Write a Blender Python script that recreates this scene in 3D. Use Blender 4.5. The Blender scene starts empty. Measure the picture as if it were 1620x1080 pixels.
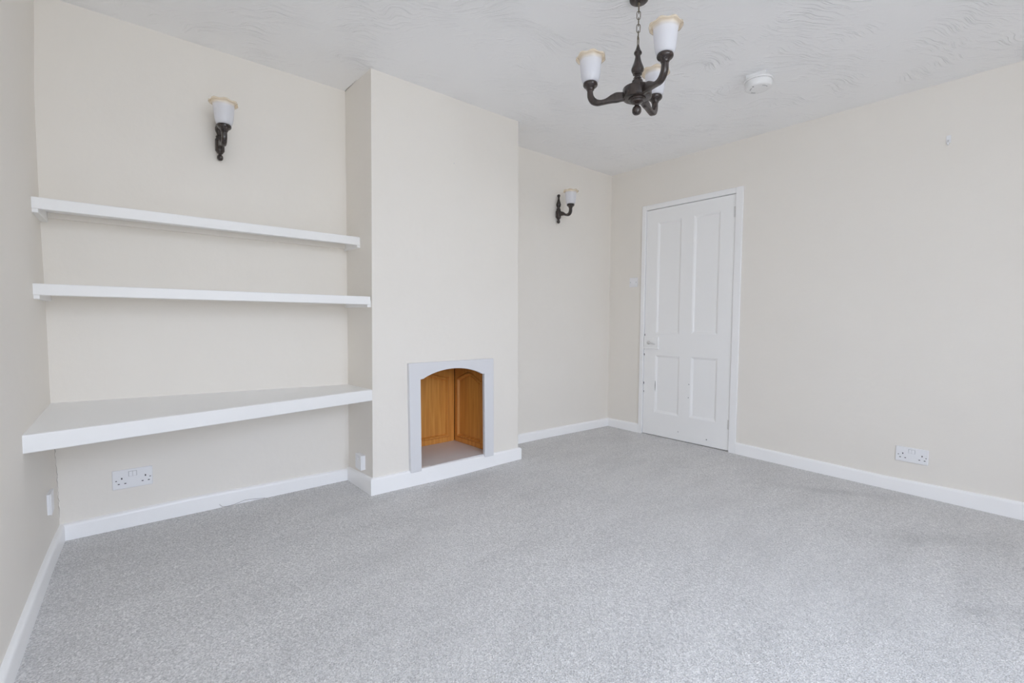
import bpy, bmesh, math, random
from mathutils import Vector, Matrix, noise
from mathutils.geometry import tessellate_polygon
random.seed(7)
PI = math.pi
scene = bpy.context.scene
COL = scene.collection

# ------------------------------------------------------------------ measured room
CX, CY, CZ = 0.2462, -2.9196, 1.0313
YAW, PITCH, ROLL, FPX = -0.6932, -0.0527, 0.0069, 746.765
A, B, D = 1.3427, 2.4317, 0.3552          # chimney breast: left x, right x, depth
W, TL, TR, LW = 3.8958, -0.0268, -0.0101, 0.0013
YF = -4.45                                 # front wall (behind the camera)

def gauss(x, y, cx, cy, s):
    return math.exp(-((x-cx)**2 + (y-cy)**2) / (2*s*s))
def floor_z(x, y):
    z = -0.002983*x + 0.001129*y
    z += 0.006*gauss(x, y, 1.34, -0.40, .25) + 0.010*gauss(x, y, 2.44, -0.40, .25)
    z -= 0.013*gauss(x, y, 3.88, -0.10, .45) + 0.005*gauss(x, y, 2.55, 0.0, .18)
    return z
def ceil_z(x, y):
    return 2.4 - 0.00615*x + 0.00366*y
LC = [(-.1, .012), (.161, .010), (.336, .007), (.625, -.002), (1.019, -.003), (1.24, -.006), (1.486, -.010),
      (1.782, -.010), (1.969, -.010), (2.315, .002), (2.5, .004)]
def lerp_table(t, v):
    for (a0, b0), (a1, b1) in zip(t, t[1:]):
        if v <= a1:
            k = max(0, (v-a0)/(a1-a0)); return b0 + (b1-b0)*k
    return t[-1][1]
def left_x(y, z):
    return TL*(-y) + lerp_table(LC, z)*math.exp(y/0.25)
def right_x(y, z=0):
    return W + TR*(-y) + LW*z/2.4
ROT_R = math.atan2(-1, TR)                 # wall frames: local +X along the wall to the viewer's right, -Y into the room
ROT_L = PI/2 + TL*1.0

# ------------------------------------------------------------------ helpers
def tag(o, label=None, cat=None, group=None, kind=None):
    if label: o['label'] = label
    if cat: o['category'] = cat
    if group: o['group'] = group
    if kind: o['kind'] = kind
    return o
def thing(name, label, cat, loc=(0, 0, 0), rotz=0, group=None):
    o = bpy.data.objects.new(name, None); COL.objects.link(o)
    o.empty_display_size = .05
    o.location = loc; o.rotation_euler = (0, 0, rotz)
    return tag(o, label, cat, group)
def obj(name, bm, mat, parent=None, smooth=False, bevel=0, seg=2, loc=None, rotz=0, angle=40):
    bmesh.ops.recalc_face_normals(bm, faces=bm.faces[:])
    me = bpy.data.meshes.new(name); bm.to_mesh(me); bm.free()
    for m in (mat if isinstance(mat, (list, tuple)) else [mat]): me.materials.append(m)
    o = bpy.data.objects.new(name, me); COL.objects.link(o)
    if smooth:
        for p in me.polygons: p.use_smooth = True
    if bevel:
        b = o.modifiers.new('bevel', 'BEVEL'); b.width = bevel; b.segments = seg; b.limit_method = 'ANGLE'
        b.angle_limit = math.radians(angle)
        for p in me.polygons: p.use_smooth = True
        n = o.modifiers.new('wn', 'WEIGHTED_NORMAL'); n.keep_sharp = False
    if parent: o.parent = parent
    if loc is not None: o.location = loc
    if rotz: o.rotation_euler = (0, 0, rotz)
    return o
def struct(name, bm, mat, label=None, **k):
    o = obj(name, bm, mat, **k)
    return tag(o, label, None, None, 'structure')
def add_box(bm, x0, x1, y0, y1, z0, z1):
    v = [bm.verts.new((x, y, z)) for x in (x0, x1) for y in (y0, y1) for z in (z0, z1)]
    for f in ((0, 1, 3, 2), (4, 6, 7, 5), (0, 4, 5, 1), (2, 3, 7, 6), (0, 2, 6, 4), (1, 5, 7, 3)):
        bm.faces.new([v[i] for i in f])
    return v
def box(*a):
    bm = bmesh.new(); add_box(bm, *a); return bm
def hexa(p):
    """p: 8 corners, bottom four then top four in the same order"""
    bm = bmesh.new(); v = [bm.verts.new(q) for q in p]
    for f in ((3, 2, 1, 0), (4, 5, 6, 7), (0, 1, 5, 4), (1, 2, 6, 5), (2, 3, 7, 6), (3, 0, 4, 7)):
        bm.faces.new([v[i] for i in f])
    return bm
def add_lathe(bm, prof, seg=32, c=(0, 0, 0), shape=None, cap=True):
    rings = []
    for i, (r, z) in enumerate(prof):
        ring = []
        for k in range(seg):
            a = 2*PI*k/seg
            rr, zz = (r, z) if shape is None else shape(i, r, z, a)
            ring.append(bm.verts.new((c[0]+rr*math.cos(a), c[1]+rr*math.sin(a), c[2]+zz)))
        rings.append(ring)
    for r0, r1 in zip(rings, rings[1:]):
        for k in range(seg):
            bm.faces.new((r0[k], r0[(k+1) % seg], r1[(k+1) % seg], r1[k]))
    if cap:
        bm.faces.new(rings[0][::-1]); bm.faces.new(rings[-1])
    return rings
def smooth_prof(pts, n=4):
    """Catmull-Rom through a turned profile"""
    out = []
    P = [pts[0]] + list(pts) + [pts[-1]]
    for i in range(1, len(P)-2):
        for k in range(n):
            t = k/n
            q = []
            for j in (0, 1):
                p0, p1, p2, p3 = P[i-1][j], P[i][j], P[i+1][j], P[i+2][j]
                q.append(.5*((2*p1)+(-p0+p2)*t+(2*p0-5*p1+4*p2-p3)*t*t+(-p0+3*p1-3*p2+p3)*t**3))
            out.append((max(q[0], .0008), q[1]))
    out.append(pts[-1]); return out
def lathe(prof, seg=32, n=4, c=(0, 0, 0)):
    bm = bmesh.new(); add_lathe(bm, smooth_prof(prof, n) if n > 1 else prof, seg, c); return bm
def add_tube(bm, pts, r, seg=8, closed=False):
    pts = [Vector(p) for p in pts]; n = len(pts); rings = []
    up = Vector((0, 0, 1))
    for i, p in enumerate(pts):
        a = pts[(i-1) % n] if (closed or i) else p
        b = pts[(i+1) % n] if (closed or i < n-1) else p
        t = (b-a).normalized()
        u = t.cross(up)
        if u.length < .05: u = t.cross(Vector((1, 0, 0)))
        u.normalize(); v = t.cross(u)
        rr = r(i/(n-1)) if callable(r) else r
        rings.append([bm.verts.new(p + u*rr*math.cos(2*PI*k/seg) + v*rr*math.sin(2*PI*k/seg)) for k in range(seg)])
    m = n if closed else n-1
    for i in range(m):
        r0, r1 = rings[i], rings[(i+1) % n]
        for k in range(seg):
            bm.faces.new((r0[k], r0[(k+1) % seg], r1[(k+1) % seg], r1[k]))
    if not closed:
        bm.faces.new(rings[0][::-1]); bm.faces.new(rings[-1])
def extrude_poly(outer, holes, y0, y1):
    """polygon in (x,z) with holes, extruded from y0 (front) to y1"""
    bm = bmesh.new()
    loops = [outer] + list(holes)
    flat = [p for l in loops for p in l]
    tris = tessellate_polygon([[Vector((p[0], p[1], 0)) for p in l] for l in loops])
    fv = [bm.verts.new((p[0], y0, p[1])) for p in flat]
    bv = [bm.verts.new((p[0], y1, p[1])) for p in flat]
    for t in tris:
        bm.faces.new([fv[i] for i in t]); bm.faces.new([bv[i] for i in reversed(t)])
    s = 0
    for l in loops:
        n = len(l)
        for k in range(n):
            i, j = s+k, s+(k+1) % n
            bm.faces.new((fv[i], fv[j], bv[j], bv[i]))
        s += n
    bmesh.ops.recalc_face_normals(bm, faces=bm.faces[:])
    # merge coplanar triangles so bevels see only real edges
    bmesh.ops.dissolve_limit(bm, angle_limit=math.radians(1), verts=bm.verts[:], edges=bm.edges[:])
    return bm
def grid_surface(fn, nu, nv):
    bm = bmesh.new()
    v = [[bm.verts.new(fn(i/nu, j/nv)) for j in range(nv+1)] for i in range(nu+1)]
    for i in range(nu):
        for j in range(nv):
            bm.faces.new((v[i][j], v[i+1][j], v[i+1][j+1], v[i][j+1]))
    return bm
def thick_surface(fn, nu, nv, off):
    """grid with a back side displaced by the vector off"""
    bm = bmesh.new(); off = Vector(off)
    f = [[bm.verts.new(fn(i/nu, j/nv)) for j in range(nv+1)] for i in range(nu+1)]
    b = [[bm.verts.new(Vector(fn(i/nu, j/nv))+off) for j in range(nv+1)] for i in range(nu+1)]
    for i in range(nu):
        for j in range(nv):
            bm.faces.new((f[i][j], f[i+1][j], f[i+1][j+1], f[i][j+1]))
            bm.faces.new((b[i][j], b[i][j+1], b[i+1][j+1], b[i+1][j]))
    for i in range(nu):
        bm.faces.new((f[i][0], b[i][0], b[i+1][0], f[i+1][0])); bm.faces.new((f[i][nv], f[i+1][nv], b[i+1][nv], b[i][nv]))
    for j in range(nv):
        bm.faces.new((f[0][j], f[0][j+1], b[0][j+1], b[0][j])); bm.faces.new((f[nu][j], b[nu][j], b[nu][j+1], f[nu][j+1]))
    return bm
def copy_tree(o, parent=None):
    c = o.copy(); COL.objects.link(c)
    if parent: c.parent = parent
    for ch in list(o.children): copy_tree(ch, c)
    return c

# ------------------------------------------------------------------ materials
def mat(name, color=(.8, .8, .8), rough=.5, spec=.5, metal=0):
    m = bpy.data.materials.new(name); m.use_nodes = True
    b = m.node_tree.nodes['Principled BSDF']
    b.inputs['Base Color'].default_value = (*color, 1)
    b.inputs['Roughness'].default_value = rough
    b.inputs['Specular IOR Level'].default_value = spec
    b.inputs['Metallic'].default_value = metal
    return m, m.node_tree, b
def nd(nt, t, **k):
    n = nt.nodes.new(t)
    for a, v in k.items():
        if a in n.inputs: n.inputs[a].default_value = v
        else: setattr(n, a, v)
    return n
def objco(nt, scale=(1, 1, 1)):
    tc = nd(nt, 'ShaderNodeTexCoord'); mp = nd(nt, 'ShaderNodeMapping'); mp.inputs['Scale'].default_value = scale
    nt.links.new(tc.outputs['Object'], mp.inputs['Vector']); return mp.outputs['Vector']
def ramp(nt, fac, stops):
    r = nd(nt, 'ShaderNodeValToRGB'); e = r.color_ramp.elements
    e[0].position, e[0].color = stops[0][0], (*stops[0][1], 1)
    e[1].position, e[1].color = stops[1][0], (*stops[1][1], 1)
    for p, c in stops[2:]:
        q = e.new(p); q.color = (*c, 1)
    nt.links.new(fac, r.inputs['Fac']); return r.outputs['Color']
def bump(nt, b, h, strength, dist, prev=None):
    n = nd(nt, 'ShaderNodeBump'); n.inputs['Strength'].default_value = strength; n.inputs['Distance'].default_value = dist
    nt.links.new(h, n.inputs['Height'])
    if prev: nt.links.new(prev, n.inputs['Normal'])
    nt.links.new(n.outputs['Normal'], b.inputs['Normal']); return n.outputs['Normal']

def wall_paint():
    m, nt, b = mat('cream_emulsion', (.8, .755, .69), .75, .25)
    v = objco(nt)
    n1 = nd(nt, 'ShaderNodeTexNoise', Scale=2.2, Detail=5.0, Roughness=.6); nt.links.new(v, n1.inputs['Vector'])
    c = ramp(nt, n1.outputs['Fac'], [(.3, (.838, .803, .748)), (.7, (.852, .818, .764))])
    nt.links.new(c, b.inputs['Base Color'])
    n2 = nd(nt, 'ShaderNodeTexNoise', Scale=5.0, Detail=3.0); nt.links.new(v, n2.inputs['Vector'])
    n3 = nd(nt, 'ShaderNodeTexNoise', Scale=90.0, Detail=3.0); nt.links.new(v, n3.inputs['Vector'])
    p = bump(nt, b, n2.outputs['Fac'], .25, .02)
    bump(nt, b, n3.outputs['Fac'], .12, .002, p)
    return m
def white_gloss(name='white_gloss', col=(.93, .93, .935), r=.32):
    m, nt, b = mat(name, col, r, .5)
    v = objco(nt)
    n = nd(nt, 'ShaderNodeTexNoise', Scale=14.0, Detail=4.0); nt.links.new(v, n.inputs['Vector'])
    bump(nt, b, n.outputs['Fac'], .12, .006)
    return m
def ceiling_paint():
    m, nt, b = mat('textured_ceiling_plaster', (.93, .93, .935), .42, .5)
    v = objco(nt)
    # fan-shaped brush strokes: warped bands, broken up by patches
    w = nd(nt, 'ShaderNodeTexNoise', Scale=2.3, Detail=2.0); nt.links.new(v, w.inputs['Vector'])
    sc = nd(nt, 'ShaderNodeVectorMath', operation='SCALE'); sc.inputs['Scale'].default_value = .45
    nt.links.new(w.outputs['Color'], sc.inputs[0])
    ad = nd(nt, 'ShaderNodeVectorMath', operation='ADD'); nt.links.new(v, ad.inputs[0]); nt.links.new(sc.outputs[0], ad.inputs[1])
    st = nd(nt, 'ShaderNodeMapping', vector_type='TEXTURE'); st.inputs['Scale'].default_value = (1/5.5, 1/62, 1/5.5); st.inputs['Rotation'].default_value = (0, 0, -.62)
    nt.links.new(ad.outputs[0], st.inputs['Vector'])
    n1 = nd(nt, 'ShaderNodeTexNoise', Scale=1.6, Detail=4.0, Roughness=.55, Distortion=.6); nt.links.new(st.outputs[0], n1.inputs['Vector'])
    pw = nd(nt, 'ShaderNodeMapRange'); pw.inputs['From Min'].default_value = .52; pw.inputs['From Max'].default_value = .78
    nt.links.new(n1.outputs['Fac'], pw.inputs['Value'])
    n2 = nd(nt, 'ShaderNodeTexNoise', Scale=4.5, Detail=3.0); nt.links.new(v, n2.inputs['Vector'])
    mr = nd(nt, 'ShaderNodeMapRange'); mr.inputs['From Min'].default_value = .42; mr.inputs['From Max'].default_value = .72
    nt.links.new(n2.outputs['Fac'], mr.inputs['Value'])
    mu = nd(nt, 'ShaderNodeMath', operation='MULTIPLY'); nt.links.new(pw.outputs[0], mu.inputs[0]); nt.links.new(mr.outputs[0], mu.inputs[1])
    p = bump(nt, b, mu.outputs[0], .62, .012)
    n3 = nd(nt, 'ShaderNodeTexNoise', Scale=60.0, Detail=3.0); nt.links.new(v, n3.inputs['Vector'])
    bump(nt, b, n3.outputs['Fac'], .12, .003, p)
    return m
def carpet():
    m, nt, b = mat('grey_twist_carpet', (.4, .4, .4), .95, .1)
    v = objco(nt)
    n1 = nd(nt, 'ShaderNodeTexNoise', Scale=210.0, Detail=3.0, Roughness=.7); nt.links.new(v, n1.inputs['Vector'])
    vo = nd(nt, 'ShaderNodeTexVoronoi', Scale=190.0); nt.links.new(v, vo.inputs['Vector'])
    c1 = ramp(nt, n1.outputs['Fac'], [(.30, (.46, .453, .450)), (.5, (.73, .719, .711)), (.68, (.94, .927, .915))])
    c2 = ramp(nt, vo.outputs['Color'], [(.15, (.78, .78, .78)), (.85, (1.1, 1.1, 1.1))])
    mx = nd(nt, 'ShaderNodeMix', data_type='RGBA', blend_type='MULTIPLY'); mx.inputs[0].default_value = 1
    nt.links.new(c1, mx.inputs[6]); nt.links.new(c2, mx.inputs[7])
    # brushed pile: soft streaky patches where the tufts lean another way
    st = nd(nt, 'ShaderNodeMapping'); st.inputs['Scale'].default_value = (1.6, 4.2, 1); st.inputs['Rotation'].default_value = (0, 0, .45)
    nt.links.new(v, st.inputs['Vector'])
    n2 = nd(nt, 'ShaderNodeTexNoise', Scale=1.3, Detail=5.0, Roughness=.55); nt.links.new(st.outputs[0], n2.inputs['Vector'])
    c3 = ramp(nt, n2.outputs['Fac'], [(.34, (.92, .92, .92)), (.56, (1.0, 1.0, 1.0))])
    m2 = nd(nt, 'ShaderNodeMix', data_type='RGBA', blend_type='MULTIPLY'); m2.inputs[0].default_value = 1
    nt.links.new(mx.outputs[2], m2.inputs[6]); nt.links.new(c3, m2.inputs[7])
    # a few darker brushed drag marks where the pile was pushed the other way
    last = m2.outputs[2]
    for (px, py, rot, sx, sy) in ((3.20, -2.50, -.75, 1.2, 6.0), (3.55, -2.00, -.95, 1.0, 6.5), (2.60, -2.75, -.6, 2.0, 8.0)):
        mp = nd(nt, 'ShaderNodeMapping', vector_type='TEXTURE'); mp.inputs['Location'].default_value = (px, py, 0); mp.inputs['Rotation'].default_value = (0, 0, rot); mp.inputs['Scale'].default_value = (1/sx, 1/sy, 1)
        nt.links.new(v, mp.inputs['Vector'])
        ds = nd(nt, 'ShaderNodeVectorMath', operation='LENGTH'); nt.links.new(mp.outputs[0], ds.inputs[0])
        ad = nd(nt, 'ShaderNodeMath', operation='ADD'); nt.links.new(ds.outputs['Value'], ad.inputs[0])
        nn = nd(nt, 'ShaderNodeTexNoise', Scale=9.0, Detail=4.0); nt.links.new(v, nn.inputs['Vector']); nt.links.new(nn.outputs['Fac'], ad.inputs[1])
        cc = ramp(nt, ad.outputs[0], [(.50, (.86, .86, .86)), (1.0, (1, 1, 1))])
        m3 = nd(nt, 'ShaderNodeMix', data_type='RGBA', blend_type='MULTIPLY'); m3.inputs[0].default_value = 1
        nt.links.new(last, m3.inputs[6]); nt.links.new(cc, m3.inputs[7]); last = m3.outputs[2]
    nt.links.new(last, b.inputs['Base Color'])
    b.inputs['Sheen Weight'].default_value = .25; b.inputs['Sheen Roughness'].default_value = .5
    p = bump(nt, b, vo.outputs['Distance'], .5, .006)
    bump(nt, b, n1.outputs['Fac'], .6, .006, p)
    return m
def oak():
    m, nt, b = mat('varnished_oak', (.36, .16, .05), .38, .5)
    v = objco(nt, (1, 1, .05))
    n1 = nd(nt, 'ShaderNodeTexNoise', Scale=46.0, Detail=5.0, Roughness=.55, Distortion=.4); nt.links.new(v, n1.inputs['Vector'])
    c = ramp(nt, n1.outputs['Fac'], [(.22, (.56, .225, .045)), (.5, (.72, .325, .072)), (.78, (.84, .43, .115))])
    nt.links.new(c, b.inputs['Base Color'])
    bump(nt, b, n1.outputs['Fac'], .15, .002)
    return m
def dark_wood():
    m, nt, b = mat('dark_stained_wood', (.03, .02, .017), .27, .7)
    v = objco(nt, (1, 1, .2))
    n1 = nd(nt, 'ShaderNodeTexNoise', Scale=60.0, Detail=4.0); nt.links.new(v, n1.inputs['Vector'])
    c = ramp(nt, n1.outputs['Fac'], [(.3, (.020, .013, .011)), (.7, (.045, .030, .025))])
    nt.links.new(c, b.inputs['Base Color']); bump(nt, b, n1.outputs['Fac'], .1, .001)
    return m
def shade_glass():
    """opal white body turning to clear amber at the flared rim (the glass itself is tinted)"""
    m = bpy.data.materials.new('opal_and_amber_glass'); m.use_nodes = True; nt = m.node_tree
    out = nt.nodes['Material Output']; b = nt.nodes['Principled BSDF']
    b.inputs['Base Color'].default_value = (.9, .905, .93, 1); b.inputs['Roughness'].default_value = .12
    tr = nd(nt, 'ShaderNodeBsdfTranslucent'); tr.inputs['Color'].default_value = (.95, .95, .98, 1)
    op = nd(nt, 'ShaderNodeMixShader'); op.inputs[0].default_value = .45
    nt.links.new(b.outputs[0], op.inputs[1]); nt.links.new(tr.outputs[0], op.inputs[2])
    cl = nd(nt, 'ShaderNodeBsdfTransparent'); cl.inputs['Color'].default_value = (.98, .94, .86, 1)
    am = nd(nt, 'ShaderNodeBsdfPrincipled'); am.inputs['Base Color'].default_value = (.92, .84, .73, 1); am.inputs['Roughness'].default_value = .08
    ar = nd(nt, 'ShaderNodeMixShader'); ar.inputs[0].default_value = .5
    nt.links.new(cl.outputs[0], ar.inputs[1]); nt.links.new(am.outputs[0], ar.inputs[2])
    tc = nd(nt, 'ShaderNodeTexCoord'); sx = nd(nt, 'ShaderNodeSeparateXYZ'); nt.links.new(tc.outputs['Generated'], sx.inputs[0])
    mr = nd(nt, 'ShaderNodeMapRange'); mr.inputs['From Min'].default_value = .76; mr.inputs['From Max'].default_value = .90
    nt.links.new(sx.outputs['Z'], mr.inputs['Value'])
    fin = nd(nt, 'ShaderNodeMixShader'); nt.links.new(mr.outputs[0], fin.inputs[0])
    nt.links.new(op.outputs[0], fin.inputs[1]); nt.links.new(ar.outputs[0], fin.inputs[2])
    nt.links.new(fin.outputs[0], out.inputs['Surface'])
    return m
def pane_glass():
    m = bpy.data.materials.new('window_glass'); m.use_nodes = True; nt = m.node_tree
    out = nt.nodes['Material Output']; nt.nodes.remove(nt.nodes['Principled BSDF'])
    t = nd(nt, 'ShaderNodeBsdfTransparent'); g = nd(nt, 'ShaderNodeBsdfGlossy'); g.inputs['Roughness'].default_value = .02
    mx = nd(nt, 'ShaderNodeMixShader'); mx.inputs[0].default_value = .06
    nt.links.new(t.outputs[0], mx.inputs[1]); nt.links.new(g.outputs[0], mx.inputs[2]); nt.links.new(mx.outputs[0], out.inputs['Surface'])
    return m
M_WALL = wall_paint(); M_CEIL = ceiling_paint(); M_CARPET = carpet(); M_OAK = oak(); M_DARK = dark_wood()
M_GLOSS = white_gloss(); M_TRIM = white_gloss('white_skirting_gloss', (.955, .955, .96), .32)
M_SHELF = white_gloss('white_shelf_paint', (.88, .878, .872), .42)
M_DOOR = white_gloss('white_door_paint', (.93, .93, .93), .4)
M_SURR = white_gloss('white_surround_paint', (.75, .755, .78), .4)
M_PLASTIC = mat('white_plastic', (.86, .865, .885), .3)[0]
M_ALARM = mat('ivory_plastic', (.86, .86, .86), .35)[0]
M_SHADE = shade_glass(); M_PANE = pane_glass()
M_BRASS = mat('aged_brass', (.20, .17, .125), .35, .5, .8)[0]
M_SLOT = mat('dark_slot', (.05, .05, .055), .6)[0]
M_GREY = mat('grey_line', (.42, .42, .43), .5)[0]
M_CRACK = mat('crack_line', (.34, .31, .28), .9)[0]
M_RECESS = mat('dark_recess', (.02, .02, .02), .9)[0]  # even near-black colour for the recess box
M_STEEL = mat('painted_steel', (.72, .715, .71), .4)[0]
M_THREAD = mat('grey_thread', (.35, .33, .32), .8)[0]

# ------------------------------------------------------------------ shell
XL0, XR0 = -.35, 4.15
struct('floor', grid_surface(lambda u, v: (XL0+(XR0-XL0)*u, YF-.25+(.20-YF+.25)*v, floor_z(XL0+(XR0-XL0)*u, YF-.25+(.20-YF+.25)*v)), 90, 80),
       M_CARPET, 'grey twist pile carpet', smooth=True)
struct('ceiling', thick_surface(lambda u, v: (XL0+(XR0-XL0)*u, YF-.25+(.35-YF+.25)*v, ceil_z(XL0+(XR0-XL0)*u, YF-.25+(.35-YF+.25)*v)), 4, 4, (0, 0, .15)),
       M_CEIL, 'white ceiling with swirled brush texture')
def wl(u, v):
    y = .12 + (YF-.12)*(u**1.6); z = -.06 + 2.5*v
    return (left_x(min(y, 0), z), y, z)
wall_l = struct('wall_left', thick_surface(wl, 26, 24, (-.15, 0, 0)), M_WALL, 'cream painted left wall', smooth=True)
bm = bmesh.new()
for x0, x1 in ((-.12, A), (B-.02, 4.05)):
    add_box(bm, x0, x1, 0, .15, -.06, 2.44)
struct('wall_back', bm, M_WALL, 'cream painted back wall of the two alcoves')
RL = .1-YF
DOOR_N = (.508-.0065, .1+1.2005+.0065, 1.9805)          # doorway in the wall: left, right, head
bm = extrude_poly([(0, -.06), (DOOR_N[0], -.06), (DOOR_N[0], DOOR_N[2]), (DOOR_N[1], DOOR_N[2]), (DOOR_N[1], -.06), (RL, -.06), (RL, 2.44), (0, 2.44)], [], 0, .06)
bm2 = extrude_poly([(0, -.06), (RL, -.06), (RL, 2.44), (0, 2.44)], [], .0602, .22)  # unseen slab added behind the doorway to stop outside light leaking in
tmp = bpy.data.meshes.new('tmp'); bm2.to_mesh(tmp); bm2.free(); bm.from_mesh(tmp); bpy.data.meshes.remove(tmp)
struct('wall_right', bm, M_WALL, 'cream painted right wall', loc=(right_x(.1, 1.2), .1, 0), rotz=ROT_R)
# front wall with the window behind the camera
WX0, WX1, WZ0, WZ1 = .00, 1.90, .85, 2.34
bm = extrude_poly([(-.3, -.06), (4.1, -.06), (4.1, 2.44), (-.3, 2.44)], [[(WX0, WZ0), (WX0, WZ1), (WX1, WZ1), (WX1, WZ0)]], YF, YF-.24)
struct('wall_front', bm, M_WALL, 'cream painted window wall')
def window(name, x0, x1, z0, z1, bars, label, loc, rotz):
    """local frame: X along the wall, +Y outwards"""
    bm = bmesh.new()
    for a0, a1 in [(x0, x0+.05), (x1-.05, x1)]+[(b-.03, b+.03) for b in bars]: add_box(bm, a0, a1, .10, .16, z0, z1)
    for c0, c1 in ((z0, z0+.05), (z1-.05, z1)): add_box(bm, x0+.05, x1-.05, .102, .158, c0, c1)
    w_ = struct(name, bm, M_GLOSS, label, loc=loc, rotz=rotz)
    obj('window_pane', box(x0+.05, x1-.05, .125, .131, z0+.05, z1-.05), M_PANE, w_)
    obj('window_sill', box(x0-.05, x1+.05, -.07, .10, z0-.03, z0), M_GLOSS, w_, bevel=.004)
window('window_1', -WX1, -WX0, WZ0, WZ1, (-(WX0+(WX1-WX0)/3), -(WX0+2*(WX1-WX0)/3)), 'white framed window in the wall behind', (0, YF, 0), PI)

# hairline plaster cracks: in the back left corner and over the cheek of the chimney breast
bm = bmesh.new(); rnd = random.Random(3)
add_tube(bm, [(lerp_table(LC, z_)+.0004+rnd.uniform(-.0016, .0022), -.0006, z_) for z_ in [.10+.012*k for k in range(33)]], lambda t: .0007*(.25+abs(math.sin(9*t))), 5)
obj('plaster_crack', bm, M_CRACK, wall_l)

# chimney breast: left cheek, front with the fire opening, right cheek
FO = (1.60, 2.183, .735)                 # opening left, right, top
bm = bmesh.new()
def cv(x, y, z): return bm.verts.new((x, y, z))
xl0, xl1, xr0, xr1, d0, d1 = 1.3405, 1.3490, 2.4415, 2.4165, D, D+.006
ZB, ZT = -.06, 2.43
def xl(z): return xl0+(xl1-xl0)*z/2.4
def xr(z): return xr0+(xr1-xr0)*z/2.4
def yd(z): return -(d0+(d1-d0)*z/2.4)
zs = [ZB, FO[2], ZT]
xs = lambda z: [xl(z), FO[0], FO[1], xr(z)]
T = .045
front = [[cv(x, yd(z), z) for x in xs(z)] for z in zs]
back = [[cv(x, yd(z)+T, z) for x in (xl(z)+T, FO[0], FO[1], xr(z)-T)] for z in zs]
for j in (0, 1):
    for i in (0, 1, 2):
        if j == 0 and i == 1: continue
        bm.faces.new((front[j][i], front[j][i+1], front[j+1][i+1], front[j+1][i]))
        bm.faces.new((back[j][i], back[j+1][i], back[j+1][i+1], back[j][i+1]))
bm.faces.new((front[0][1], back[0][1], back[1][1], front[1][1])); bm.faces.new((front[0][2], front[1][2], back[1][2], back[0][2]))
bm.faces.new((front[1][1], back[1][1], back[1][2], front[1][2]))
il = [cv(1.3365+.001*z, .02, z) for z in zs]; ilb = [cv(1.3365+T, .02, z) for z in zs]
ir = [cv(xr(z), .02, z) for z in zs]; irb = [cv(xr(z)-T, .02, z) for z in zs]
for j in (0, 1):
    bm.faces.new((front[j][0], front[j+1][0], il[j+1], il[j])); bm.faces.new((back[j][0], ilb[j], ilb[j+1], back[j+1][0]))
    bm.faces.new((front[j][3], ir[j], ir[j+1], front[j+1][3])); bm.faces.new((back[j][3], back[j+1][3], irb[j+1], irb[j]))
struct('wall_chimney', bm, M_WALL, 'cream painted chimney breast', bevel=.003, seg=2, angle=60)
bm = bmesh.new()
add_tube(bm, [(1.3385+rnd.uniform(-.002, .001), -.002-.0115*k, ceil_z(1.34, -.01*k)-.0015+rnd.uniform(-.0012, .0006)) for k in range(17)], lambda t: .0014*(1-.8*t), 5)
obj('plaster_crack', bm, M_CRACK, bpy.data.objects['wall_chimney'])
# masonry box behind the opening
bm = bmesh.new()
x0, x1, ya, yb, z0, z1 = 1.565, 2.235, yd(.3)+T, .13, .02, .80
P = [[Vector((x, y, z)) for z in (z0, z1)] for x, y in ((x0, ya), (x0, yb), (x1, yb), (x1, ya))]
V = [[bm.verts.new(q) for q in p] for p in P]
for k in range(3): bm.faces.new((V[k][0], V[k+1][0], V[k+1][1], V[k][1]))
bm.faces.new([v[0] for v in V]); bm.faces.new([v[1] for v in V])
struct('wall_recess', bm, M_RECESS, 'dark masonry recess behind the fire opening')

# ------------------------------------------------------------------ skirting
def skirting(name, path, label, t=.018, ends=True):
    """path: (x, y, top z); the room lies on the right-hand side of the walking direction"""
    bm = bmesh.new()
    pts = [Vector((p[0], p[1], 0)) for p in path]; n = len(pts)
    prof = [(-.012, -9), (t, -9), (t, -.016), (t-.0015, -.008), (t-.005, -.0035), (t-.010, -.001), (.001, 0), (-.012, 0)]
    rings = []
    for i in range(n):
        d0 = (pts[i]-pts[i-1]).normalized() if i else None
        d1 = (pts[i+1]-pts[i]).normalized() if i < n-1 else None
        n0 = Vector((d0.y, -d0.x, 0)) if d0 else None; n1 = Vector((d1.y, -d1.x, 0)) if d1 else None
        if n0 and n1:
            m = (n0+n1).normalized(); m = m/max(.3, m.dot(n0))
        else: m = n0 or n1
        ring = []
        for o_, dz in prof:
            z = -.05 if dz == -9 else path[i][2]+dz
            q = pts[i]+m*o_; ring.append(bm.verts.new((q.x, q.y, z)))
        rings.append(ring)
    k = len(prof)
    for r0, r1 in zip(rings, rings[1:]):
        for j in range(k): bm.faces.new((r0[j], r0[(j+1) % k], r1[(j+1) % k], r1[j]))
    bm.faces.new(rings[0][::-1]); bm.faces.new(rings[-1])
    o = struct(name, bm, M_TRIM, label)
    for p in o.data.polygons: p.use_smooth = True
    md = o.modifiers.new('es', 'EDGE_SPLIT'); md.split_angle = math.radians(35)
    return o
skirting('baseboard_left', [(left_x(YF, .1), YF, .07), (left_x(-2, .1), -2, .072), (left_x(-1, .1), -1, .075), (left_x(-.3, .1), -.3, .075), (left_x(0, .1), 0, .075)], 'white skirting along the left wall')
skirting('baseboard_back', [(.0, 0, .075), (.5, 0, .083), (1.338, 0, .068)], 'white skirting in the left alcove under the desk shelf')
skirting('baseboard_chimney', [(1.338, 0, .078), (1.341, -D, .099), (2.441, -D, .086), (2.441, 0, .075)], 'white skirting wrapped round the chimney breast')
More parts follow.
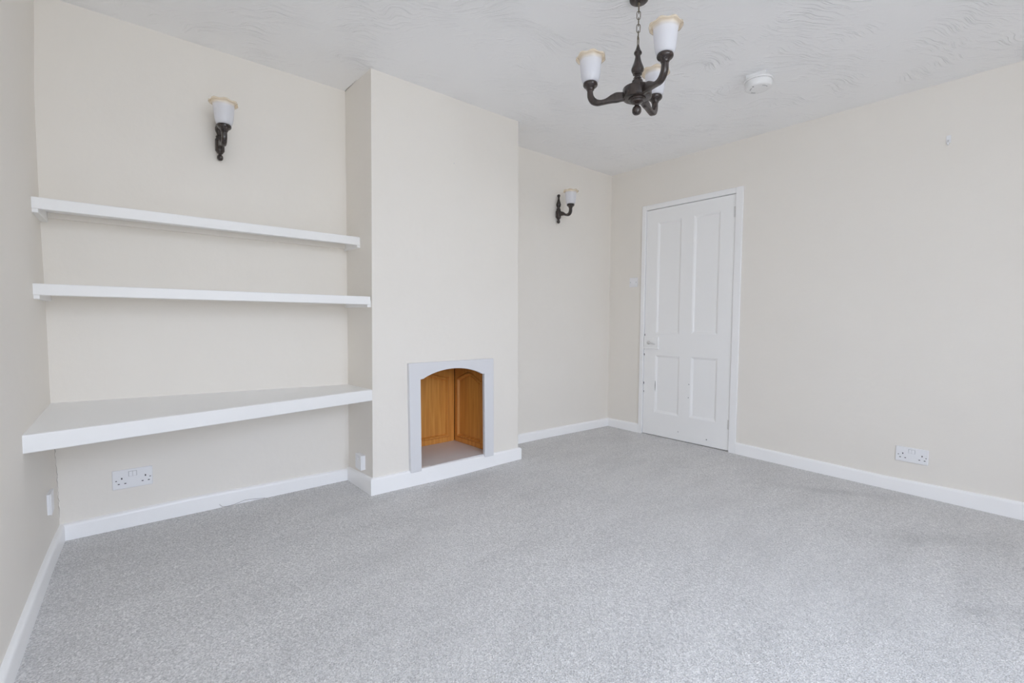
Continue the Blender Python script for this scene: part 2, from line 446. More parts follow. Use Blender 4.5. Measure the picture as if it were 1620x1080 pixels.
skirting('baseboard_alcove', [(2.44, 0, .070), (W, 0, .050)], 'white skirting in the right alcove')
skirting('baseboard_right', [(right_x(0), 0, .050), (right_x(-.37), -.372, .058)], 'short white skirting between the corner and the door')
skirting('baseboard_right', [(right_x(-1.262), -1.262, .074), (right_x(-2.18), -2.18, .064), (right_x(-2.77), -2.77, .078), (right_x(YF), YF, .08)], 'long white skirting on the right wall past the door')

# ------------------------------------------------------------------ door (local frame on the right wall)
def on_right(y, z=0): return (right_x(y, z), y, z)
DL, DR = -.408, -1.2005                   # leaf edges along the wall
dw = DL-DR
dz0, dz1 = -.022, 1.975
trim = tag(thing('trim_1', None, None, on_right(DL, 0), ROT_R), 'white painted door frame', None, None, 'structure')
bm = bmesh.new()
# architrave: left leg, right leg, head (local x from the leaf's left edge)
add_box(bm, -.043, -.004, -.017, .0, -.05, 2.022)
add_box(bm, dw+.005, dw+.060, -.017, .0, -.05, 2.022)
add_box(bm, -.004, dw+.005, -.0169, .0, 1.982, 2.0219)
obj('architrave', bm, M_GLOSS, trim, bevel=.004)
bm = bmesh.new()
add_box(bm, -.010, -.0035, -.012, .05, -.05, 1.98); add_box(bm, dw+.0045, dw+.012, -.0125, .05, -.05, 1.98); add_box(bm, -.0035, dw+.0045, -.012, .05, 1.9795, 1.99)
obj('door_lining', bm, M_GLOSS, trim)

panels = [(-.113, -.342, 1.862, .892), (-.4545, -.677, 1.866, .900), (-.1165, -.3530, .700, .192), (-.4580, -.686, .707, .200)]
# outer moulding rectangles, local x positive to the right
panels = [(-a_, -b_, zt, zb) for a_, b_, zt, zb in panels]
outer = [(.0, -.017), (dw, -.005), (dw, dz1), (0, dz1)]
holes = [[(x0, zb), (x0, zt), (x1, zt), (x1, zb)] for x0, x1, zt, zb in panels]
bm = extrude_poly(outer, holes, -.004, .036)
door = struct('door_1', bm, M_DOOR, 'white four-panelled door', loc=on_right(DL), rotz=ROT_R, bevel=.002)
for x0, x1, zt, zb in panels:
    bm = bmesh.new()
    # moulding slopes from the frame face down to the sunk panel
    lo = [(0, -.0035), (.004, -.002), (.011, .0015), (.016, .0065), (.0185, .0065), (.02, .0078)]
    rings = []
    for ins, yy in lo:
        rings.append([bm.verts.new((x, yy, z)) for x, z in ((x0+ins, zb+ins), (x1-ins, zb+ins), (x1-ins, zt-ins), (x0+ins, zt-ins))])
    for r0, r1 in zip(rings, rings[1:]):
        for k in range(4): bm.faces.new((r0[k], r0[(k+1) % 4], r1[(k+1) % 4], r1[k]))
    bm.faces.new(rings[-1])
    back_r = [bm.verts.new((x, .02, z)) for x, z in ((x0, zb), (x1, zb), (x1, zt), (x0, zt))]
    for k in range(4): bm.faces.new((rings[0][k], back_r[k], back_r[(k+1) % 4], rings[0][(k+1) % 4]))
    bm.faces.new(back_r[::-1])
    obj('door_panel', bm, M_DOOR, door)
for zt, zb in ((1.882, 1.80), (.236, .163)):
    bm = bmesh.new()
    n = 5; h = (zt-zb)/n
    for k in range(n):
        add_lathe(bm, [(.0045, zb+k*h+.0006), (.0055, zb+k*h+.0016), (.0055, zb+(k+1)*h-.0016), (.0045, zb+(k+1)*h-.0006)], 12, (dw+.001, -.0065, 0))
    add_box(bm, dw-.012, dw+.001, -.0052, -.0035, zb, zt)
    tag(obj('hinge', bm, M_STEEL, door, smooth=False), 'painted butt hinge')
# rim lock, painted over: case, ledge, thumb turn
lock = obj('rim_lock', box(.004, .150, -.019, -.0035, .768, .862), M_DOOR, door, bevel=.004)
obj('lock_ledge', box(-.002, .158, -.024, -.0035, .752, .768), M_DOOR, lock, bevel=.003)
bm = bmesh.new(); add_lathe(bm, [(.0170, -.0185), (.0175, -.0205), (.0150, -.0235), (.0085, -.0250), (.0080, -.0330), (.002, -.0335)], 20)
for v in bm.verts: v.co = Vector((.055+v.co.x, v.co.z, .808+v.co.y))
obj('latch_rose', bm, M_STEEL, lock, smooth=True)
bm = bmesh.new()
add_tube(bm, [(.050, -.031, .809), (.070, -.034, .809), (.092, -.034, .806), (.112, -.032, .801), (.126, -.029, .797)], lambda t: .0072-.0022*t, 10)
obj('latch_lever', bm, M_STEEL, lock, smooth=True)
# bare chips and screw holes in the paint
def blob(cx, cz, rx, rz, y=-.0046, n=9):
    bm = bmesh.new(); vs = []
    for k in range(n):
        a = 2*PI*k/n; s = random.uniform(.7, 1.15)
        vs.append((cx+rx*s*math.cos(a), cz+rz*s*math.sin(a)))
    f = [bm.verts.new((x, y, z)) for x, z in vs]; b_ = [bm.verts.new((x, y+.002, z)) for x, z in vs]
    bm.faces.new(f)
    for k in range(n): bm.faces.new((f[k], f[(k+1) % n], b_[(k+1) % n], b_[k]))
    return bm
for cx, cz, rx, rz in ((.121, .425, .0022, .05), (.0025, .70, .004, .012), (.004, .875, .003, .012), (.003, .44, .004, .014), (.004, .365, .003, .008)):
    tag(obj('paint_chip', blob(cx, cz, rx, rz), M_SLOT, door), 'dark chip in the white paint')
for cx, cz in ((.357, .060), (.613, .045), (.446, .476), (.444, .364)):
    tag(obj('screw_hole', blob(cx, cz, .0042, .005), M_SLOT if cx > .6 else M_GREY, door), 'small dark screw hole')

# ------------------------------------------------------------------ shelves in the left alcove
def shelf(name, fl, fr, top_l, top_r, lip, label, cat, board=.022):
    """fl, fr: front y at the left and right wall"""
    ax = 1.340
    lx = left_x(fl, top_l)-.012
    root = thing(name, label, cat, (0, 0, top_l))
    z = 0; zr = top_r-top_l
    lipd = .022
    bm = hexa([(lx, fl, -lip), (ax, fr, zr-lip), (ax, fr+lipd, zr-lip), (lx, fl+lipd, -lip),
               (lx, fl, 0), (ax, fr, zr), (ax, fr+lipd, zr), (lx, fl+lipd, 0)])
    obj('front_lip', bm, M_SHELF, root, bevel=.004, seg=3)
    bm = hexa([(-.02, fl+lipd, -board), (ax, fr+lipd, zr-board), (ax, .004, zr-board), (-.02, .004, -board),
               (-.02, fl+lipd, -.0008), (ax, fr+lipd, zr-.0008), (ax, .004, zr-.0008), (-.02, .004, -.0008)])
    obj('shelf_board', bm, M_SHELF, root)
    lo = -lip-.0145
    ll = left_x(fl+.01, top_l)
    tag(obj('batten', hexa([(ll-.01, fl+.006, lo), (ll+.018, fl+.006, lo), (.016, 0.004, lo-.002), (-.02, .004, lo-.002),
                    (ll-.01, fl+.006, -board), (ll+.018, fl+.006, -board), (.016, .004, -board), (-.02, .004, -board)]), M_SHELF, root, bevel=.002), 'white batten fixed to the left wall')
    tag(obj('batten', hexa([(ax-.018, fr+.006, zr+lo), (ax+.004, fr+.006, zr+lo), (ax+.004, .004, zr+lo), (ax-.018, .004, zr+lo),
                    (ax-.018, fr+.006, zr-board), (ax+.004, fr+.006, zr-board), (ax+.004, .004, zr-board), (ax-.018, .004, zr-board)]), M_SHELF, root, bevel=.002), 'white batten fixed to the chimney breast')
    obj('batten', hexa([(.016, -.018, -lip+.001), (ax-.018, -.018, zr-lip-.004), (ax-.018, .004, zr-lip-.004), (.016, .004, -lip+.001),
                    (.016, -.018, -board), (ax-.018, -.018, zr-board), (ax-.018, .004, zr-board), (.016, .004, -board)]), M_WALL, root)
    return root
shelf('wall_shelf', -.247, -.210, 1.4940, 1.4885, .047, 'narrow white shelf, the top one in the left alcove', 'shelf')
shelf('wall_shelf', -.318, -.352, 1.1480, 1.1390, .046, 'white shelf in the middle of the alcove, below the narrow top shelf', 'shelf')
lx = left_x(-.6655, .62)-.012
root = thing('desk_shelf', 'deep thick white desk shelf, lowest in the left alcove above the socket', 'shelf', (0, 0, .60))
z = .60
DT = .064
bm = hexa([(lx, -.6655, .6205-DT-z), (1.3445, -.356, .610-DT-z), (1.3445, -.334, .610-DT-z), (lx, -.6435, .6205-DT-z),
           (lx, -.6655, .6205-z), (1.3445, -.356, .610-z), (1.3445, -.334, .610-z), (lx, -.6435, .6205-z)])
obj('front_lip', bm, M_SHELF, root, bevel=.005, seg=3)
bm = hexa([(lx, -.6435, .58-z), (1.345, -.334, .572-z), (1.345, .004, .572-z), (-.02, .004, .58-z),
           (lx, -.6435, .6203-z), (1.345, -.334, .6098-z), (1.345, .004, .600-z), (-.02, .004, .6325-z)])
obj('desk_board', bm, M_SHELF, root)

# ------------------------------------------------------------------ fireplace
sx0, sx1, sz0, sz1 = 1.560, 2.1965, .082, .7485
ix0, ix1, isp, iap = 1.640, 2.1180, .6465, .6985
arch = [(ix0, .03), (ix0, isp)]
n = 22
arch.append((ix0+.020, isp+.002))
for k in range(n+1):
    t = k/n; x = ix0+.028+(ix1-ix0-.056)*t
    s = 1-(2*t-1)**2
    arch.append((x, isp+.007+(iap-isp-.007)*(s**.92)))
arch += [(ix1-.020, isp+.002), (ix1, isp), (ix1, .03)]
arch[0] = (ix0+.006, sz0); arch[-1] = (ix1+.008, sz0-.006)
outl = [(sx0+.012, sz0), ] + arch + [(sx1+.006, sz0-.006), (sx1, sz1-.002), (sx0, sz1)]
bm = extrude_poly(outl, [], -.024, .004)
sur = obj('fireplace_surround', bm, M_SURR, None, bevel=.005, seg=3, loc=(0, -D-.001, 0), angle=50)
tag(sur, 'white painted arched wooden surround framing the small fireplace opening', 'fireplace surround')
o = obj('hearth_slab', box(1.582, 2.190, -D-.004, .085, .06, .0945), M_SURR, None, bevel=.002)
tag(o, 'flat white hearth slab inside the arched fireplace opening', 'hearth')
def oak_door(name, label, width, height, loc, rotz, peak, st=.028):
    """cathedral raised-panel cupboard door, standing on local z=0, front at -Y"""
    root = thing(name, label, 'panel', loc, rotz)
    rl, T_ = .036, .020
    def loop(ins, n=24):
        x0, x1, z0 = st+ins, width-st-ins, rl+ins
        sh = .484-ins; pk = .484+peak-ins
        pts = [(x0, z0), (x1, z0), (x1, sh)]
        for k in range(1, n):
            t = k/n; x = x1+(x0-x1)*t
            s = math.sin(PI*t)
            e = 1-abs(2*t-1)**1.25
            pts.append((x, sh+(pk-sh)*(.55*e+.45*(.5-.5*math.cos(2*PI*t)))))
        pts.append((x0, sh)); return pts
    bm = extrude_poly([(0, 0), (width, 0), (width, height), (0, height)], [loop(0)[::-1]], -T_, 0)
    obj('door_frame', bm, M_OAK, root, bevel=.0025)
    bm = bmesh.new(); rings = []
    for ins, yy in ((0, -T_+.001), (.002, -T_+.0035), (.004, -T_+.0005), (.007, -T_-.0060), (.011, -T_-.0085), (.015, -T_-.0075), (.018, -T_-.0020), (.0205, -T_+.006), (.023, -T_+.010), (.027, -T_+.010), (.030, -T_+.006), (.034, -T_+.0055)):
        rings.append([bm.verts.new((x, yy, z_)) for x, z_ in loop(ins)])
    for r0, r1 in zip(rings, rings[1:]):
        for k in range(len(r0)): bm.faces.new((r0[k], r0[(k+1) % len(r0)], r1[(k+1) % len(r0)], r1[k]))
    bm.faces.new(rings[-1])
    back_r = [bm.verts.new((x, -.002, z_)) for x, z_ in loop(0)]
    for k in range(len(back_r)): bm.faces.new((rings[0][k], back_r[k], back_r[(k+1) % len(back_r)], rings[0][(k+1) % len(back_r)]))
    bm.faces.new(back_r)
    o = obj('raised_panel', bm, M_OAK, root)
    for p in o.data.polygons: p.use_smooth = True
    md = o.modifiers.new('es', 'EDGE_SPLIT'); md.split_angle = math.radians(30)
    return root
# back panel (front face at y=.064) and right-hand side panel (front face at x=2.166..2.187)
oak_door('oak_panel', 'orange oak raised panel facing the room at the back of the fireplace', .568, .632, (1.597, .084, .0948), 0, .055, .047)
ang = math.atan2(-.36, .0215)
oak_door('oak_panel', 'narrower oak raised panel standing along the right side of the fireplace', .350, .632, (2.1875, .0635, .0948), ang, .052)

# ------------------------------------------------------------------ electrical fittings
def slot(u, v, w_, h_, y): return box(u-w_/2, u+w_/2, y-.0004, y+.003, v-h_/2, v+h_/2)
def double_socket(label, loc, rotz, w_=.150, h_=.088, t=.009):
    root = thing('double_socket', label, 'socket', loc, rotz)
    obj('socket_plate', box(-w_/2, w_/2, -t, .001, -h_/2, h_/2), M_PLASTIC, root, bevel=.003, seg=3)
    U = lambda u: (u-.5)*w_
    V_ = lambda v: (.5-v)*h_
    for u0, u1 in ((.405, .5), (.5, .595)):
        obj('rocker_switch', hexa([(U(u0)+.0006, -t-.0042, V_(.37)), (U(u1)-.0006, -t-.0042, V_(.37)), (U(u1)-.0006, -t+.001, V_(.37)), (U(u0)+.0006, -t+.001, V_(.37)),
                                   (U(u0)+.0006, -t-.0006, V_(.13)), (U(u1)-.0006, -t-.0006, V_(.13)), (U(u1)-.0006, -t+.001, V_(.13)), (U(u0)+.0006, -t+.001, V_(.13))]), M_PLASTIC, root, bevel=.0006)
    obj('switch_gap_shade', box(U(.398), U(.602), -t-.0003, -t+.001, V_(.385), V_(.115)), M_GREY, root)  # grey plate paints the shaded gap around the rockers
    for cx in (.23, .815):
        obj('earth_slot', slot(U(cx), V_(.45), .005, .0085, -t), M_SLOT, root)
        for dx in (-.076, .082):
            obj('pin_slot', slot(U(cx+dx), V_(.725), .0075, .0042, -t), M_SLOT, root)
    for cx in (.095, .935):
        bm = bmesh.new(); add_lathe(bm, [(.0042, -t-.0006), (.0042, -t+.002)], 14)
        bmesh.ops.rotate(bm, verts=bm.verts[:], cent=(0, 0, 0), matrix=Matrix.Rotation(PI/2, 3, 'X'))
        for v in bm.verts: v.co = Vector((U(cx)+v.co.x, (-t-.0006 if v.co.y < 0 and abs(v.co.y+(-t-.0006)) < 1 else v.co.y), V_(.535)+v.co.z))
        bm.free()
        obj('screw_slot', slot(U(cx), V_(.545), .0062, .0034, -t), M_SLOT, root)
    return root
double_socket('white double socket low on the alcove wall under the desk shelf', (.2735, 0, .2355), 0, .154, .092)
double_socket('white double socket low on the right wall past the door', on_right(-2.3085, .2195), ROT_R, .153, .089)
# small box socket on the cheek of the chimney breast
t = thing('box_socket', 'small white surface box outlet on the side of the chimney breast', 'socket', (1.342, -.212, .163), ROT_R)
obj('pattress_box', box(-.043, .043, -.022, .003, -.043, .043), M_PLASTIC, t, bevel=.002)
obj('socket_plate', box(-.044, .044, -.030, -.022, -.044, .044), M_PLASTIC, t, bevel=.003, seg=3)
obj('rocker_switch', box(-.006, .006, -.034, -.029, .012, .028), M_PLASTIC, t, bevel=.001)
# box on the left wall seen edge on
yb_ = -.215
t = thing('box_socket', 'white surface box outlet on the left wall below the desk shelf', 'socket', (left_x(yb_, .25), yb_, .2485), PI/2)
obj('pattress_box', box(-.0425, .0425, -.007, .012, -.0425, .0425), M_PLASTIC, t, bevel=.002)
obj('socket_plate', box(-.044, .044, -.0125, -.007, -.044, .044), M_PLASTIC, t, bevel=.003, seg=3)
# light switch by the door
t = thing('light_switch', 'white light switch beside the door frame', 'switch', on_right(-.2765, 1.3525), ROT_R)
obj('switch_plate', box(-.043, .043, -.009, .001, -.043, .043), M_PLASTIC, t, bevel=.003, seg=3)
obj('rocker_switch', hexa([(-.016, -.0135, -.014), (.016, -.0135, -.014), (.016, -.008, -.014), (-.016, -.008, -.014),
                           (-.016, -.0095, .016), (.016, -.0095, .016), (.016, -.008, .016), (-.016, -.008, .016)]), M_PLASTIC, t, bevel=.0008)
for s in (-1, 1): obj('screw', slot(s*.030, 0, .006, .006, -.009), M_GREY, t)
# adhesive hook high on the right wall
t = thing('wall_hook', 'tiny white adhesive hook high on the bare right wall', 'hook', on_right(-2.3965, 2.036), ROT_R)
obj('hook_plate', box(-.0105, .0105, -.005, .001, -.010, .031), M_PLASTIC, t, bevel=.002)
bm = bmesh.new()
add_tube(bm, [(0, -.004, .004), (0, -.008, -.012), (0, -.014, -.022), (0, -.022, -.022), (0, -.026, -.012)], .0045, 8)
obj('hook_arm', bm, M_PLASTIC, t, smooth=True)
# nail on the chimney breast
bm = bmesh.new(); add_lathe(bm, [(.0012, 0), (.0012, .008), (.0035, .0082), (.0035, .010)], 10)
bmesh.ops.rotate(bm, verts=bm.verts[:], cent=(0, 0, 0), matrix=Matrix.Rotation(PI/2, 3, 'X'))
tag(obj('nail', bm, M_STEEL, None, loc=(1.886, yd(1.987)+.002, 1.987)), 'small nail left in the upper chimney breast', 'nail')
# curl of carpet thread against the skirting
bm = bmesh.new()
add_tube(bm, [(.640, -.0215, .004), (.634, -.0220, .012), (.629, -.0215, .018)], .0011, 6)
add_tube(bm, [(.70, -.022, .0), (.73, -.0225, .008), (.76, -.022, .012), (.80, -.0225, .006), (.84, -.022, .002)], .0009, 6)
bm.free()
bm = bmesh.new()
add_tube(bm, [(.629, -.0215, .018), (.634, -.0225, .011), (.642, -.024, .003), (.66, -.026, .001), (.69, -.024, .001), (.715, -.0225, .005),
              (.745, -.0215, .012), (.78, -.0215, .010), (.82, -.0225, .004), (.85, -.024, .001)], .0010, 6)
tag(obj('loose_thread', bm, M_THREAD, None, smooth=True), 'loose grey carpet thread curling up against the alcove skirting', 'thread')

# ------------------------------------------------------------------ smoke alarm
ax_, ay_ = 3.018, -1.713
zc = ceil_z(ax_, ay_)
t = thing('smoke_alarm', 'round white smoke alarm on the ceiling', 'smoke alarm', (ax_, ay_, zc), .1)
obj('mounting_box', box(-.052, .052, -.052, .052, -.022, .004), M_ALARM, t, bevel=.004)
obj('alarm_rim', lathe([(.066, -.020), (.0735, -.022), (.0745, -.027), (.0735, -.031), (.067, -.032)], 48, 1), M_ALARM, t, smooth=True, bevel=.001)
bm = lathe([(.0665, -.032), (.0680, -.036), (.0675, -.058), (.0660, -.0645), (.061, -.0685), (.050, -.0695), (.0015, -.0695)], 48, 1)
obj('alarm_body', bm, M_ALARM, t, smooth=True)
for a_, r_, w_ in ((2.2, .040, .012), (4.3, .046, .018), (.9, .045, .012)):
    bm = bmesh.new(); pts = [(r_*math.cos(a_+s*w_/r_), r_*math.sin(a_+s*w_/r_), -.0697) for s in (-1, -.5, 0, .5, 1)]
    add_tube(bm, pts, .0022, 6); obj('vent_slot', bm, M_GREY, t)
bm = bmesh.new(); add_lathe(bm, [(.004, -.0702), (.004, -.066)], 14, (-.046, .012, 0)); obj('test_light', bm, M_SLOT, t)

# ------------------------------------------------------------------ lamps
def shade_bm():
    bm = bmesh.new()
    outer = [(.024, 0), (.0325, .003), (.0375, .014), (.0410, .032), (.0435, .055), (.0455, .078), (.0472, .092), (.0500, .103), (.0550, .1105), (.0600, .1120), (.0630, .1075), (.0640, .1020)]
    outer = smooth_prof(outer, 3)
    inner = [(max(r-.0028, .002), z+(.0026 if i < 4 else .0006)) for i, (r, z) in enumerate(outer)][::-1]
    inner = inner[2:]
    prof = outer+inner
    def sh(i, r, z, a):
        k = max(0, min(1, (z-.088)/.026))
        lobe = 1-2*abs(math.cos(3.5*a))**2.2; lobe = -lobe
        return r+k*(.0024*lobe), z+k*(.0024*lobe)
    add_lathe(bm, prof, 96, shape=sh, cap=False)
    return bm
SHADE_ME = None
def shade(parent, loc):
    global SHADE_ME
    if SHADE_ME is None:
        o = obj('glass_shade', shade_bm(), M_SHADE, parent, smooth=True, loc=loc); SHADE_ME = o.data
    else:
        o = bpy.data.objects.new('glass_shade', SHADE_ME); COL.objects.link(o); o.parent = parent; o.location = loc
    tag(o, 'white opal glass shade with frilled amber rim')
    return o
def sweep_arm(path, wid):
    """path: (s, z, half thickness across the path) in the arm's vertical plane; rounded rectangular section of half width wid"""
    P = smooth2(path, 6)
    bm = bmesh.new(); rings = []
    n = len(P)
    for i, (s, z, h) in enumerate(P):
        a = P[max(0, i-1)]; b = P[min(n-1, i+1)]
        d = Vector((b[0]-a[0], b[1]-a[1])).normalized(); nn = Vector((-d.y, d.x))
        ring = []
        for k in range(20):
            t = 2*PI*k/20; c, sn = math.cos(t), math.sin(t); e = .55
            cc = math.copysign(abs(c)**e, c)*wid; ss = math.copysign(abs(sn)**e, sn)*h
            ring.append(bm.verts.new((s+nn.x*ss, cc, z+nn.y*ss)))
        rings.append(ring)
    for r0, r1 in zip(rings, rings[1:]):
        for k in range(20): bm.faces.new((r0[k], r0[(k+1) % 20], r1[(k+1) % 20], r1[k]))
    bm.faces.new(rings[0][::-1]); bm.faces.new(rings[-1])
    return bm
def smooth2(pts, n):
    out = []
    P = [pts[0]]+list(pts)+[pts[-1]]
    for i in range(1, len(P)-2):
        for k in range(n):
            t = k/n
            out.append(tuple(.5*((2*P[i][j])+(-P[i-1][j]+P[i+1][j])*t+(2*P[i-1][j]-5*P[i][j]+4*P[i+1][j]-P[i+2][j])*t*t+(-P[i-1][j]+3*P[i][j]-3*P[i+1][j]+P[i+2][j])*t**3) for j in range(3)))
    out.append(tuple(pts[-1])); return out
CUP = [(.0135, -.004), (.0165, 0), (.0175, .004), (.0195, .006), (.0210, .0085), (.0270, .0125), (.0312, .0185), (.0318, .0245), (.0295, .0300), (.0255, .0325)]
def lamp_arm(parent, path, wid, cup_s, cup_z, loc, rotz):
    a = obj('lamp_arm', sweep_arm(path, wid), M_DARK, parent, smooth=True, loc=loc, rotz=rotz)
    bm = bmesh.new(); add_lathe(bm, smooth_prof(CUP, 2), 32, (cup_s, 0, cup_z)); obj('lamp_cup', bm, M_DARK, a, smooth=True)
    shade(a, (cup_s, 0, cup_z+.029))
    return a

# chandelier
PX, PY = 1.9815, -1.6590
ch = thing('chandelier', 'dark wooden three-arm chandelier hanging on a chain', 'chandelier', (PX, PY, ceil_z(PX, PY)))
Z = lambda z: CZ+(z-CZ)*.991-ceil_z(PX, PY)
obj('ceiling_rose', lathe([(.0385, .003), (.0395, -.002), (.0380, -.008), (.0320, -.0135), (.0220, -.0165), (.012, -.018), (.004, -.0185)], 40, 3), M_DARK, ch, smooth=True)
bm = bmesh.new(); add_lathe(bm, [(.0055, -.016), (.006, -.020), (.005, -.026), (.002, -.028)], 16)
obj('rose_hook', bm, M_BRASS, ch, smooth=True)
def link_bm(L, w_, r_, turn, zc_):
    pts = []
    n = 10
    for k in range(n+1):
        a_ = PI*k/n; pts.append((w_*math.cos(a_), 0, (L/2-w_)+w_*math.sin(a_)))
    for k in range(n+1):
        a_ = PI+PI*k/n; pts.append((w_*math.cos(a_), 0, -(L/2-w_)+w_*math.sin(a_)))
    c_, s_ = math.cos(turn), math.sin(turn)
    bm = bmesh.new(); add_tube(bm, [(x*c_, x*s_, zc_+z_) for x, y, z_ in pts], r_, 8, closed=True); return bm
ztop, zbot = -.020, Z(2.198)
chain = obj('chain', link_bm(.044, .0115, .0016, .5, ztop-.018), M_BRASS, ch, smooth=True)
k = 0; zc_ = ztop-.036-.012
while zc_-.018 > zbot+.026:
    obj('chain_link', link_bm(.034, .0072, .0017, .5+(PI/2 if k % 2 == 0 else 0)+.25, zc_), M_BRASS, chain, smooth=True)
    zc_ -= .0268; k += 1
obj('chain_link', link_bm(.046, .0095, .0020, .35, (zc_+.012+zbot+.004)/2), M_BRASS, chain, smooth=True)
stem = [(.0045, 2.202), (.0075, 2.190), (.0125, 2.178), (.0165, 2.1705), (.0160, 2.165), (.0115, 2.1585), (.0112, 2.150), (.0145, 2.135), (.0205, 2.118), (.0258, 2.104),
        (.0262, 2.096), (.0225, 2.087), (.0190, 2.083), (.0195, 2.0785), (.0135, 2.073), (.0130, 2.068), (.0170, 2.064), (.0160, 2.060), (.0205, 2.054), (.0232, 2.048), (.0230, 2.030), (.0230, 2.018)]
obj('turned_stem', lathe([(r, Z(z_)) for r, z_ in stem], 32, 3), M_DARK, ch, smooth=True)
hub = [(.020, 2.0225), (.0560, 2.0220), (.0595, 2.0205), (.0608, 2.0170), (.0610, 1.9830), (.0600, 1.9790), (.0570, 1.9765), (.0450, 1.9750), (.036, 1.9748)]
o = obj('hub', lathe([(r, Z(z_)) for r, z_ in hub], 64, 1), M_DARK, ch, smooth=True)
md = o.modifiers.new('es', 'EDGE_SPLIT'); md.split_angle = math.radians(50)
fin = [(.036, 1.976), (.0365, 1.972), (.0345, 1.9685), (.0290, 1.967), (.0285, 1.963), (.0255, 1.960), (.0190, 1.9575), (.0115, 1.953), (.0090, 1.948), (.0115, 1.9445), (.0172, 1.9385),
       (.0197, 1.929), (.0180, 1.9180), (.0120, 1.9105), (.004, 1.908)]
obj('finial', lathe([(r, Z(z_)) for r, z_ in fin], 32, 3), M_DARK, ch, smooth=True)
arm_path = [(.050, 1.990, .018), (.066, 1.990, .0185), (.086, 1.9885, .0205), (.106, 1.984, .0165), (.127, 1.9770, .0110), (.148, 1.9730, .0095), (.168, 1.9735, .0120), (.185, 1.982, .0140),
            (.1955, 1.997, .0140), (.1990, 2.014, .0130), (.1990, 2.030, .0125)]
arm_path = [(s, Z(z_), h) for s, z_, h in arm_path]
for deg in (128.5, 247, 12):
    lamp_arm(ch, arm_path, .0125, .1988, Z(2.031), (0, 0, 0), math.radians(deg))

# wall lights
def wall_light(label, loc, group):
    wlr = thing('wall_light', label, 'wall light', loc, 0, group)
    col = [(.004, .1235), (.0100, .120), (.0128, .113), (.0118, .105), (.0085, .097), (.0085, .085), (.0115, .068), (.0170, .050), (.0198, .039), (.0185, .026), (.0130, .013), (.0118, .006),
           (.0150, .002), (.0178, -.003), (.0165, -.009), (.0185, -.014)]
    yc = -.020
    obj('turned_column', lathe([(r, z_) for r, z_ in col], 28, 3, (0, yc, 0)), M_DARK, wlr, smooth=True)
    obj('column_block', lathe([(.016, -.013), (.0205, -.016), (.0212, -.021), (.0212, -.068), (.0200, -.075), (.0165, -.080), (.0130, -.083)], 28, 2, (0, yc, 0)), M_DARK, wlr, smooth=True)
    obj('finial', lathe([(.0150, -.080), (.0140, -.085), (.0085, -.090), (.0080, -.093), (.0115, -.097), (.0138, -.105), (.0130, -.114), (.0080, -.121), (.003, -.1225)], 28, 3, (0, yc, 0)), M_DARK, wlr, smooth=True)
    bm = bmesh.new()
    add_box(bm, -.015, .015, -.016, .001, -.072, -.018)
    obj('wall_bracket', bm, M_DARK, wlr, bevel=.002)
    p = [(.012, -.044, .0165), (.030, -.0445, .0185), (.048, -.047, .0165), (.070, -.0555, .0105), (.092, -.0635, .0095), (.112, -.066, .0115), (.128, -.059, .0130), (.1375, -.045, .0130), (.1400, -.030, .0125), (.1400, -.014, .012)]
    lamp_arm(wlr, p, .0120, .1400, -.0125, (0, yc, 0), -PI/2)
    return wlr
wall_light('dark wooden wall light above the top shelf in the left alcove', (.672, 0, 1.953), 'wall lights')
wall_light('dark wooden wall light on the right alcove wall near the door corner', (3.1635, 0, 1.953), 'wall lights')

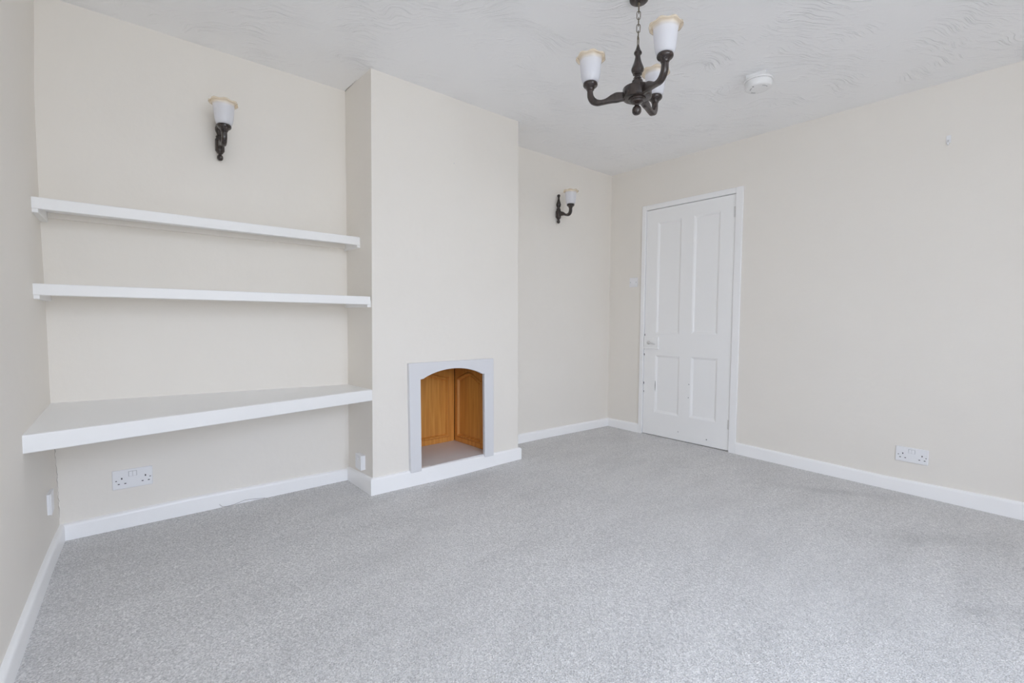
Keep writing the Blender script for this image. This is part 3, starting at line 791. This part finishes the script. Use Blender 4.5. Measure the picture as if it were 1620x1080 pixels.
# ------------------------------------------------------------------ outside, light, camera
wd = bpy.data.worlds.new('sky'); scene.world = wd; wd.use_nodes = True; nt = wd.node_tree
bg = nt.nodes['Background']
tc = nd(nt, 'ShaderNodeTexCoord'); sp = nd(nt, 'ShaderNodeSeparateXYZ'); nt.links.new(tc.outputs['Generated'], sp.inputs[0])
mr = nd(nt, 'ShaderNodeMapRange'); mr.inputs['From Min'].default_value = -1; nt.links.new(sp.outputs['Z'], mr.inputs['Value'])
c = ramp(nt, mr.outputs[0], [(.47, (.69, .73, .775)), (.53, (.885, .95, 1.06)), (.82, (1.59, 1.82, 2.29))])
nt.links.new(c, bg.inputs['Color']); bg.inputs['Strength'].default_value = 7.75
def portal(w_, h_, loc, rot):
    l = bpy.data.lights.new('window_portal', 'AREA'); l.shape = 'RECTANGLE'; l.size = w_; l.size_y = h_; l.cycles.is_portal = True  # added sampling portal for the sky at the window, emits nothing itself
    o = bpy.data.objects.new('window_portal', l); COL.objects.link(o); o.location = loc; o.rotation_euler = rot
portal(WX1-WX0, WZ1-WZ0, ((WX0+WX1)/2, YF-.20, (WZ0+WZ1)/2), (PI/2, 0, 0))

cam = bpy.data.cameras.new('camera'); co = bpy.data.objects.new('camera', cam); COL.objects.link(co)
fw = Vector((math.sin(-YAW)*math.cos(PITCH), math.cos(YAW)*math.cos(PITCH), math.sin(PITCH)))
r = fw.cross(Vector((0, 0, 1))).normalized(); u = r.cross(fw)
r2 = r*math.cos(ROLL)+u*math.sin(ROLL); u2 = -r*math.sin(ROLL)+u*math.cos(ROLL)
co.matrix_world = Matrix(((r2.x, u2.x, -fw.x, CX), (r2.y, u2.y, -fw.y, CY), (r2.z, u2.z, -fw.z, CZ), (0, 0, 0, 1)))
cam.sensor_fit = 'HORIZONTAL'; cam.sensor_width = 36; cam.lens = FPX/1620*36; cam.clip_start = .02
scene.camera = co
vs = scene.view_settings
scene.display_settings.display_device = 'sRGB'
vs.view_transform = 'Standard'; vs.look = 'None'; vs.gamma = 1; vs.use_curve_mapping = False; vs.exposure = 0.0
cy = scene.cycles
cy.max_bounces = 16; cy.diffuse_bounces = 12; cy.glossy_bounces = 6; cy.transmission_bounces = 8; cy.transparent_max_bounces = 12
cy.adaptive_threshold = .025; cy.sample_clamp_indirect = 8; cy.caustics_reflective = False; cy.caustics_refractive = False
